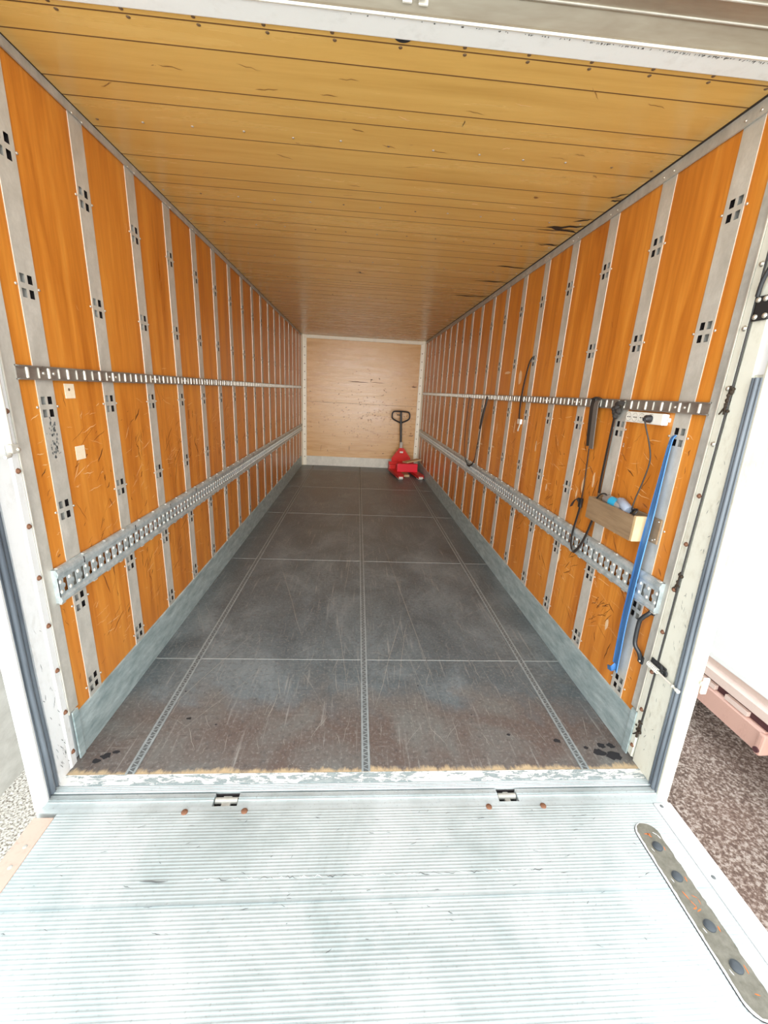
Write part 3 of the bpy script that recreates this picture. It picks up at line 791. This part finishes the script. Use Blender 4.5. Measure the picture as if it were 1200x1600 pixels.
def key_track(side):
    """wide zinc track: bulged top and bottom flanges, a row of windows each with a rounded tab, orange wall showing through"""
    y0 = .122; y1 = LY - .09; xo = side * (HX - .022); xw = side * (HX - .004)
    b = MB()
    b.prism([(xw, .862), (side * (HX - .014), .862), (xo, .856), (side * (HX - .027), .846), (side * (HX - .027), .838), (xo, .826), (xw, .826)], 1, y0, y1, 'track')
    b.prism([(xw, .748), (xo, .748), (side * (HX - .027), .740), (side * (HX - .027), .730), (xo, .722), (xw, .722)], 1, y0, y1, 'track')
    za, zb = .748, .826; wa = .028; y = y0; p = .0525; k = 0
    th0 = side * (HX - .018); th1 = side * (HX - .022)
    while y + p < y1:
        # solid web between the windows with a half-round tab on either side
        zc = (za + zb) / 2; poly = [(y, za), (y + wa, za), (y + wa + .003, za + .010), (y + wa, zc - .012)]
        for i in range(5):
            a = -PI / 2 + PI * i / 4; poly.append((y + wa + .001 + .009 * math.cos(a), zc + .011 * math.sin(a)))
        poly += [(y + wa, zc + .012), (y + wa + .003, zb - .010), (y + wa, zb), (y, zb)]
        N = len(poly)
        vs = [(th0, u, v) for u, v in poly] + [(th1, u, v) for u, v in poly]
        b.add(vs, [tuple(range(N))[::-1], tuple(range(N, 2 * N))] + [(i, (i + 1) % N, N + (i + 1) % N, N + i) for i in range(N)], 'track')
        b.box((th0, y + wa, za), (th1, y + p, za + .010), 'track'); b.box((th0, y + wa, zb - .010), (th1, y + p, zb), 'track')
        b.dome((th1, y + .012, za + .018), (-side, 0, 0), .008, .004, 'rung', 8); b.dome((th1, y + .012, zb - .018), (-side, 0, 0), .008, .004, 'rung', 8)
        if k % 2 == 0: b.box((xo, y, .716), (side * (HX - .012), y + .024, .724), 'galvdark')
        if k % 3 == 0: b.box((xo, y + .01, .860), (side * (HX - .010), y + .03, .866), 'galvdark')
        if k % 8 == 3: b.box((side * (HX - .0285), y, .828), (side * (HX - .0265), y + .003, .856), 'dark')
        y += p; k += 1
    b.box((xw, y0 - .002, .722), (xo, y0 + .004, .862), 'track')
    for yy in (POST0 + .04 + PITCH * i for i in range(18)):
        if yy < y1: b.dome((xo, yy, .735), (-side, 0, 0), .007, .005, 'screw', 8)
    return b.build('cargo_track', origin=(side * HX, (y0 + y1) / 2, .79))
tag(key_track(-1), 'wide perforated zinc cargo track low along the left wall', 'rail', 'wide cargo tracks on the side walls')
tag(key_track(1), 'wide perforated zinc cargo track low along the right wall', 'rail', 'wide cargo tracks on the side walls')

# ------------------------------------------------------------------ left wall stickers and rod
for (yc, zc, lab, hole) in ((.392, 1.519, 'small square cream sticker with a dark dot, upper one on the left wall', True),
                            (.402, 1.272, 'small square cream sticker without a dot, lower one on the left wall', False)):
    b = MB().box((-HX, yc - .029, zc - .028), (-HX + .0015, yc + .029, zc + .028), 'sticker')
    if hole: b.dome((-HX + .0015, yc - .004, zc + .006), (1, 0, 0), .006, .002, 'screwdark', 10)
    tag(b.build('sticker', origin=(-HX, yc, zc)), lab, 'sticker')
rod = empty('locking_rod', (-1.215, .03, 1.33)); tag(rod, 'thin steel rod with a clamp on the left door pillar', 'rod')
b = MB().tube([(-1.226, .040, 1.335), (-1.226, .038, 2.1)], .0055, 'galv', 10); b.build('shaft', rod)
b = MB().box((-1.234, .022, 1.322), (-1.212, .056, 1.352), 'galv', .004); b.tube([(-1.215, .015, 1.322), (-1.205, .0, 1.320), (-1.205, -.02, 1.318)], .006, 'galv'); b.dome((-1.212, .048, 1.334), (1, 0, 0), .008, .006, 'screw')
b.build('clamp', rod)
# small wire hook below
# ------------------------------------------------------------------ right frame fittings
X = HX
cab = MB().tube(cat([(X - .007, .052, .17), (X - .008, .051, .6), (X - .008, .053, 1.1), (X - .008, .051, 1.65), (X - .008, .056, 2.3), (X - .008, .056, HZ)], 6), .0032, 'rubberblack', 8)
o = cab.build('cable', origin=(X, .05, .17)); tag(o, 'thin black cable running down the cream right door pillar', 'cable')
for (zc, sc_, lab) in ((1.615, 1.0, 'black grime clot on the cable beside the slotted rail end'), (.905, .8, 'black grime clot on the cable near the wide track end'), (.17, .9, 'black grime clot low on the right pillar near the floor')):
    b = MB()
    for i in range(9):
        yy = .056 + rnd.gauss(0, .006) * sc_; z = zc + rnd.gauss(0, .024) * sc_
        b.dome((X - .006, yy, z), (-1, rnd.uniform(-.4, .4), rnd.uniform(-.4, .4)), rnd.uniform(.005, .011) * sc_, rnd.uniform(.006, .012) * sc_, 'soot_and_shade', 7)
    b.tube([(X - .008, .056, zc + .05 * sc_), (X - .008, .056, zc - .05 * sc_)], .006 * sc_, 'soot_and_shade', 6)
    b.tube([(X - .01, .056, zc - .02), (X - .012, .075, zc - .05 * sc_)], [.004, .0025], 'soot_and_shade', 6)
    tag(b.build('grime_clot', origin=(X - .006, .056, zc)), lab, 'dirt')
# upper latch
lt = empty('door_latch', (X - .01, .03, 1.93)); tag(lt, 'dark steel latch bracket high on the right door pillar', 'latch')
b = MB().box((X - .003, -.010, 1.872), (X - .012, .045, 1.95), 'blackmetal', .004); b.build('latch_plate', lt)
for (yy, z) in ((.038, 1.938), (.012, 1.938), (.0, 1.885), (.035, 1.885)):
    MB().dome((X - .012, yy, z), (-1, 0, 0), .009, .007, 'screw').build('bolt', lt)
b = MB().tube(cat([(X - .014, .045, 1.95), (X - .022, .03, 2.0), (X - .022, .0, 2.06), (X - .016, -.02, 2.1)], 5), .007, 'blackmetal', 10); b.build('lever', lt)
# grab handle
gh = MB().tube(cat([(X - .010, .150, .715), (X - .022, .152, .700), (X - .032, .165, .675), (X - .034, .176, .645), (X - .034, .174, .56), (X - .032, .166, .53), (X - .020, .150, .505), (X - .010, .145, .475)], 5), .0095, 'blackmetal', 12)
gh.box((X - .012, .135, .70), (X + .0, .165, .735), 'blackmetal', .003); gh.box((X - .012, .130, .455), (X + .0, .160, .49), 'blackmetal', .003)
gh.dome((X - .012, .15, .722), (-1, 0, 0), .006, .004, 'screw'); gh.dome((X - .012, .145, .466), (-1, 0, 0), .006, .004, 'screw')
tag(gh.build('grab_handle', origin=(X, .15, .6)), 'black metal grab handle by the right door pillar below the wide track', 'handle')
# spring bolt
sb = empty('spring_bolt', (X - .02, .05, .505)); tag(sb, 'silver spring bolt on a black bracket sticking out of the right door pillar', 'bolt')
b = MB().box((X - .003, .0, .485), (X - .012, .085, .530), 'blackmetal', .004)
b.tube([(X - .012 - .0 , .028 + .013 * math.cos(t * PI / 6), .515 + .013 * math.sin(t * PI / 6)) for t in range(12)], .004, 'blackmetal', 6, True)
b.tube([(X - .012 - .0 , .000 + .013 * math.cos(t * PI / 6), .510 + .013 * math.sin(t * PI / 6)) for t in range(12)], .004, 'blackmetal', 6, True)
b.build('bracket', sb)
b = MB().tube([(X - .024, .085, .503), (X - .018, -.09, .494)], .0045, 'rung', 12); b.tube([(X - .018, -.080, .494), (X - .018, -.094, .494)], .0075, 'white', 12)
b.tube([(X - .019, -.058, .496), (X - .019, -.064, .496)], .0075, 'galv', 12); b.build('pin', sb)
pts = []
for i in range(8 * 10 + 1):
    t = i / 10 * 2 * PI; f = i / 80; pts.append((X - .024 + .010 * math.cos(t), .080 - .06 * f, .502 + .010 * math.sin(t)))
b = MB().tube(pts, .0022, 'rung', 6); b.build('spring', sb)
# door stop shoe outside the lip
b = MB().box((X + .018, -.150, .53), (X + .040, -.142, .60), 'cream', .003); b.tube([(X + .018, -.146, .575), (X + .018, -.158, .575)], .012, 'cream', 12)
tag(b.build('hinge_stop', origin=(X + .02, -.15, .56)), 'small cream hinge stop on the outer edge of the right pillar', 'hinge')

# ------------------------------------------------------------------ power strip with plug and cable
ps_ = empty('power_strip', (X, .455, 1.527)); tag(ps_, 'white four-way power strip screwed to the right wall under the slotted rail', 'power strip')
b = MB().box((X, .330, 1.503), (X - .030, .588, 1.552), 'white', .006); b.build('body', ps_)
for yy in (.562, .515, .468, .405):
    b = MB(); pts = [(X - .0302, yy + .019 * math.cos(t * PI / 12), 1.5275 + .019 * math.sin(t * PI / 12)) for t in range(24)]
    b.tube(pts, .0011, 'galvdark', 6, True)
    b.dome((X - .030, yy - .008, 1.5275), (-1, 0, 0), .003, .0008, 'black', 8); b.dome((X - .030, yy + .008, 1.5275), (-1, 0, 0), .003, .0008, 'black', 8)
    b.box((X - .030, yy - .014, 1.5265), (X - .0306, yy + .014, 1.5285), 'black')
    b.build('socket', ps_)
b = MB().box((X, .318, 1.518), (X - .012, .332, 1.536), 'white', .003); b.dome((X - .012, .324, 1.527), (-1, 0, 0), .004, .003, 'screw'); b.build('mounting_tab', ps_)
pc_ = empty('power_cable', (X - .045, .405, 1.525)); tag(pc_, 'black power cable with its plug in the white strip, coiled end in the wooden box', 'cable')
b = MB().tube([(X - .030, .408, 1.526), (X - .050, .408, 1.526), (X - .062, .402, 1.522)], [.017, .016, .008], 'black', 14); b.build('plug', pc_)
cpath = [(X - .060, .402, 1.522), (X - .058, .385, 1.49), (X - .040, .365, 1.42), (X - .030, .350, 1.35), (X - .03, .362, 1.26), (X - .035, .378, 1.18), (X - .04, .382, 1.12)]
for k in range(26):
    a = k / 8 * 2 * PI; cpath.append((X - .040 + .020 * math.cos(a), .365 + .040 * math.cos(a + .6), 1.105 + .018 * math.sin(a) + rnd.uniform(-.004, .004)))
b = MB().tube(cat(cpath, 5), .0032, 'rubberblack', 8); b.build('cord', pc_)

# ------------------------------------------------------------------ wooden box with cans
wbx = empty('wooden_box', (X - .04, .46, .985)); tag(wbx, 'open wooden box screwed to the right wall, holding a can and a cable', 'box')
MB().box((X - .075, .308, .985), (X - .060, .690, 1.100), 'boxwood', .0015).build('front_board', wbx)
o = MB().box((X - .075, .292, .988), (X - .010, .308, 1.106), 'boxend', .0015).build('end_board', wbx); o['label'] = 'end board in a paler, lit tone'
MB().box((X - .060, .675, .985), (X - .010, .690, 1.100), 'boxwood', .0015).build('end_board', wbx)
MB().box((X - .060, .308, .985), (X - .010, .675, .997), 'boxwood', .0015).build('bottom_board', wbx)
b = MB().box((X - .010, .222, 1.000), (X - .0035, .72, 1.112), 'boxwood', .001)
for (yy, z) in ((.236, 1.100), (.250, 1.012), (.236, 1.02)): b.dome((X - .010, yy, z), (-1, 0, 0), .004, .003, 'screw')
b.build('back_board', wbx)
def can(pa, pb, r, mt, lab_mt, name, label, catg):
    pa = Vector(pa); pb = Vector(pb); e = empty(name, pa); tag(e, label, catg)
    d = pb - pa
    b = MB().tube([pa, pa + d * .03, pa + d * .80, pa + d * .9, pa + d * .92, pb], [r * .9, r, r, r * .55, r * .5, r * .5], mt, 20); b.build('canister', e)
    if lab_mt: b = MB().tube([pa + d * .30, pa + d * .62], r * 1.02, lab_mt, 20); b.build('label', e)
    return e
can((X - .034, .60, 1.112), (X - .034, .425, 1.104), .0245, 'cangrey', 'canlabel', 'spray_can', 'grey can with a light blue label lying in the wooden box', 'can')
can((X - .036, .405, 1.100), (X - .030, .500, 1.132), .023, 'cangreyblue', None, 'plastic_bottle', 'dull blue-grey bottle beside the labelled can in the wooden box', 'bottle')
b = MB().tube(cat([(X - .05, .66, 1.09), (X - .05, .63, 1.125), (X - .045, .59, 1.135), (X - .05, .56, 1.10)], 5), .004, 'rubberblack', 8)
tag(b.build('hose', origin=(X - .05, .62, 1.09)), 'short black hose end curving over the far end of the wooden box', 'hose')

# ------------------------------------------------------------------ straps
# black strap in a long U behind the wooden box
st = empty('lashing_strap', (X - .02, .80, 1.58)); tag(st, 'black strap hanging in a long loop from the right rail, passing behind the wooden box', 'strap')
loop = cat([(X - .020, .690, 1.575), (X - .016, .700, 1.45), (X - .010, .715, 1.20), (X - .0025, .722, 1.05), (X - .010, .725, .95), (X - .032, .730, .84), (X - .042, .755, .775), (X - .044, .790, .745), (X - .042, .830, .765), (X - .034, .855, .83), (X - .02, .862, .93), (X - .012, .862, 1.00)], 6)
MB().ribbon(loop, (.15, 1, 0), .022, .003, 'web').build('webbing', st)
MB().ribbon(cat([(X - .012, .862, 1.00), (X - .010, .872, 1.15), (X - .012, .885, 1.33)], 5), (.15, 1, 0), .009, .003, 'web').build('thin_cord', st)
b = MB().box((X - .020, .853, .99), (X - .006, .880, 1.045), 'blackmetal', .003); b.build('buckle', st)
MB().ribbon(cat([(X - .014, .868, 1.02), (X - .020, .895, 1.035), (X - .022, .925, 1.01), (X - .022, .945, .975)], 5), (1, .3, .5), .020, .003, 'web').build('loose_end', st)
b = MB()
for i in range(6): b.dome((X - .020, .70 + rnd.uniform(-.02, .03) - .02, 1.565 - i * .008), (-1, rnd.uniform(-.5, .5), -.2), .018, .018, 'web', 8)
b.ribbon(cat([(X - .02, .63, 1.585), (X - .032, .66, 1.588), (X - .030, .69, 1.575)], 4), (0, 0, 1), .02, .004, 'web')
b.build('knot', st)
# folded grey webbing
fw = empty('folded_strap', (X - .02, .88, 1.59)); tag(fw, 'grey-brown folded wide strap hung over the right rail beside the looped black strap', 'strap')
MB().ribbon(cat([(X - .020, .862, 1.60), (X - .028, .866, 1.57), (X - .026, .858, 1.45), (X - .022, .850, 1.335)], 5), (.1, 1, 0), .050, .004, 'webgrey').build('front_fold', fw)
MB().ribbon(cat([(X - .020, .905, 1.60), (X - .022, .915, 1.57), (X - .014, .915, 1.45), (X - .012, .900, 1.345)], 5), (.1, 1, 0), .045, .004, 'web').build('rear_fold', fw)
MB().ribbon([(X - .02, .84, 1.602), (X - .024, .88, 1.612), (X - .02, .925, 1.602)], (1, 0, 0), .02, .006, 'web').build('top_fold', fw)
# single black strap with buckle, mid wall
s2 = empty('short_strap', (X - .02, 1.95, 1.88)); tag(s2, 'short black strap with a steel buckle hanging across the right rail from a post hole', 'strap')
MB().ribbon(cat([(X - .006, 1.905, 1.895), (X - .018, 1.925, 1.85), (X - .024, 1.955, 1.72), (X - .024, 1.975, 1.60), (X - .022, 1.98, 1.50), (X - .018, 1.975, 1.42)], 6), (.1, 1, 0), .030, .004, 'web').build('webbing', s2)
b = MB().box((X - .024, 1.93, 1.385), (X - .006, 2.0, 1.425), 'rung', .004); b.tube([(X - .012, 1.955, 1.39), (X - .018, 1.965, 1.35), (X - .012, 1.985, 1.33)], .006, 'galv'); b.build('buckle', s2)
# far U strap
s3 = empty('looped_strap', (X - .02, 3.2, 1.57)); tag(s3, 'black strap hanging in a U from the right rail, farther one near the pallet truck', 'strap')
MB().ribbon(cat([(X - .022, 3.60, 1.575), (X - .026, 3.60, 1.4), (X - .030, 3.59, 1.15), (X - .032, 3.52, .92), (X - .034, 3.36, .825), (X - .034, 3.20, .83), (X - .032, 3.07, .92), (X - .030, 3.03, 1.1), (X - .026, 2.96, 1.35), (X - .022, 2.87, 1.57)], 7), (.15, 1, 0), .032, .004, 'web').build('webbing', s3)
MB().ribbon(cat([(X - .030, 2.86, 1.585), (X - .036, 2.88, 1.52), (X - .034, 2.95, 1.38), (X - .030, 3.02, 1.26)], 5), (.15, 1, 0), [.05] * 8 + [.07] * 5 + [.03] * 3, .010, 'web').build('gathered_end', s3)
# blue strap
s4 = empty('blue_strap', (X - .02, .27, 1.44)); tag(s4, 'bright blue strap hanging down the first steel post of the right wall', 'strap')
path = cat([(X - .004, .268, 1.470), (X - .016, .272, 1.44), (X - .022, .270, 1.30), (X - .030, .262, 1.10), (X - .034, .262, .95), (X - .036, .262, .80), (X - .036, .262, .60), (X - .030, .262, .45), (X - .026, .262, .33)], 6)
MB().ribbon(path, (.35, 1, 0), [.018 + .034 * min(1, i / 16) for i in range(len(path))], .004, 'blue').build('webbing', s4)
path2 = cat([(X - .016, .274, 1.43), (X - .018, .280, 1.2), (X - .026, .280, .95), (X - .024, .285, .6), (X - .016, .285, .35)], 7)
MB().ribbon(path2, (-.2, 1, 0), [.012 + .018 * min(1, i / 14) for i in range(len(path2))], .004, 'blue').build('second_layer', s4)
b = MB().ribbon(cat([(X - .026, .262, .36), (X - .04, .27, .33), (X - .03, .30, .315), (X - .02, .325, .30)], 5), (0, .3, 1), .022, .004, 'blue'); b.build('loose_end', s4)
b = MB()
for z in (.345, .34): b.box((X - .032, .248, z), (X - .028, .275, z + .002), 'canlabel')
b.build('stitching', s4)

# ------------------------------------------------------------------ pallet truck at the far end
pt = empty('pallet_truck', (.84, 7.10, 0), math.radians(8)); tag(pt, 'red pallet truck with a black handle parked in the far right corner', 'pallet truck')
def sub(b, name, parent=pt):
    return b.build(name, parent)
for s in (-1, 1):
    x = s * .195; b = MB()
    top = [(x - .072, .0), (x + .072, .0), (x + .072, -.78), (x + .05, -.88), (x - .05, -.88), (x - .072, -.78)]
    b.prism(top, 2, .072, .084, 'red')
    b.box((x - .072, 0, .035), (x - .066, -.78, .078), 'red'); b.box((x + .066, 0, .035), (x + .072, -.78, .078), 'red')
    f = sub(b, 'fork')
    b = MB()
    for yy in (-.80, -.70): b.cyl((x - .040, yy, .036), (x + .040, yy, .036), .036, 'rung', 20)
    b.box((x - .052, -.86, .03), (x - .046, -.66, .06), 'red'); b.box((x + .046, -.86, .03), (x + .052, -.66, .06), 'red')
    r = b.build('roller', f)
b = MB(); b.add([(-.20, .02, .20), (.20, .02, .20), (.20, .02, .28), (.045, .03, .485), (-.045, .03, .485), (-.20, .02, .28), (-.20, .04, .20), (.20, .04, .20), (.20, .04, .28), (.045, .05, .485), (-.045, .05, .485), (-.20, .04, .28)],
    [(0, 1, 2, 3, 4, 5), (11, 10, 9, 8, 7, 6), (0, 6, 7, 1), (1, 7, 8, 2), (2, 8, 9, 3), (3, 9, 10, 4), (4, 10, 11, 5), (5, 11, 6, 0)], 'red'); sub(b, 'front_plate')
b = MB().box((-.262, -.03, .05), (.262, .045, .21), 'red', .006); b.box((-.262, -.10, .06), (-.13, .0, .16), 'red', .01); b.box((.13, -.10, .06), (.262, .0, .16), 'red', .01); sub(b, 'frame')
b = MB().box((-.035, .016, .385), (.035, .021, .42), 'white'); o = sub(b, 'maker_label'); o['label'] = 'white label plate'
b = MB().cyl((0, .12, .10), (0, .12, .42), .045, 'blackmetal', 20); b.box((-.07, .06, .36), (.07, .16, .44), 'blackmetal', .01); sub(b, 'pump')
for s in (-1, 1):
    b = MB().cyl((s * .05, .12, .09), (s * .10, .12, .09), .09, 'black', 24); sub(b, 'steering_wheel')
b = MB().box((-.028, .07, .43), (.028, .12, .60), 'galvdark', .006); o = sub(b, 'handle_bracket'); o['label'] = 'grey steel bracket'
b = MB().tube([(-.005, .10, .58), (-.035, .12, 1.20)], .022, 'blackmetal', 14); sub(b, 'handle_shaft')
hp = cat([(-.022, .118, .985), (-.10, .118, 1.015), (-.185, .118, 1.055), (-.212, .118, 1.09), (-.215, .12, 1.15), (-.20, .122, 1.19), (-.165, .123, 1.21), (-.03, .123, 1.215), (.105, .123, 1.205), (.14, .122, 1.185), (.152, .12, 1.15), (.150, .118, 1.09), (.12, .118, 1.05), (.04, .118, 1.01), (-.022, .118, .985)], 4)
b = MB().tube(hp, .0155, 'black', 10); sub(b, 'handle_grip')
b = MB().tube([(-.035, .118, 1.14), (-.12, .115, 1.145)], .009, 'black', 8); sub(b, 'release_lever')
b = MB().box((-.20, -.46, .086), (.205, -.36, .245), 'redbox', .008); b.box((-.19, -.452, .235), (.195, -.368, .248), 'redbox')
rb = b.build('red_crate', origin=(0, -.41, .086)); rb.matrix_world = Matrix.Translation((.915, 6.66, .086)) @ Matrix.Rotation(math.radians(5), 4, 'Z')
tag(rb, 'bright red box lying across the forks of the pallet truck', 'box')
b = MB().box((-.17, -.09, -.011), (.17, .09, .011), 'pallet', .002)
wbd = b.build('wooden_board'); wbd.matrix_world = Matrix.Translation((1.02, 6.76, .290)) @ Matrix.Rotation(math.radians(-9), 4, 'Y') @ Matrix.Rotation(math.radians(24), 4, 'Z')
tag(wbd, 'pale wooden board resting on top of the red box', 'board')
b = MB().box((.80, 6.56, .0), (.96, 6.86, .04), 'pallet', .002)
tag(b.build('wooden_block', origin=(.88, 6.7, 0)), 'pale wooden block on the floor between the forks', 'block')

# ------------------------------------------------------------------ neighbouring lorry on the right
lo = empty('lorry', (4.2, 3.0, GZ)); tag(lo, 'white lorry with an underrun skirt tinted pink by lens flare, parked to the right', 'truck')
LX = 2.97
b = MB().box((LX, -2.5, -.42), (LX + 2.4, 9.0, 1.9), 'lorrywhite', .01); b.box((LX - .012, -2.5, -.43), (LX + .05, 9.0, -.38), 'lorrywhite', .004); b.build('body', lo)
b = MB().prism([(LX + .02, -.43), (LX + .03, -.50), (LX - .01, -.53), (LX - .01, -.60), (LX + .03, -.63), (LX + .12, -.63), (LX + .12, -.43)], 1, -1.6, 6, 'salmonlight'); b.build('side_rail', lo)
b = MB().prism([(LX + .015, -.68), (LX - .005, -.70), (LX - .005, -.86), (LX + .02, -.88), (LX + .06, -.88), (LX + .06, -.68)], 1, .90, 6, 'salmon')
b.box((LX - .02, .87, -.87), (LX + .07, .92, -.69), 'salmon', .015); b.cyl((LX - .03, .895, -.83), (LX + .0, .895, -.83), .022, 'maroon', 14); b.build('underrun_bar', lo)
b = MB().box((LX + .03, -1.6, -.68), (LX + .10, 6, -.63), 'maroon'); b.box((LX - .002, 1.05, -.675), (LX + .03, 1.25, -.635), 'salmonlight'); b.box((LX - .002, 1.35, -.675), (LX + .03, 6, -.635), 'salmonlight'); b.build('skirt_gap', lo)
for (yy) in (4.6, 6.2, -1.9):
    for xx in (LX + .08, LX + 2.0):
        b = MB().cyl((xx, yy, GZ + .38), (xx + .28, yy, GZ + .38), .38, 'black', 32); b.cyl((xx - .005, yy, GZ + .38), (xx + .285, yy, GZ + .38), .2, 'galv', 24); b.build('wheel', lo)
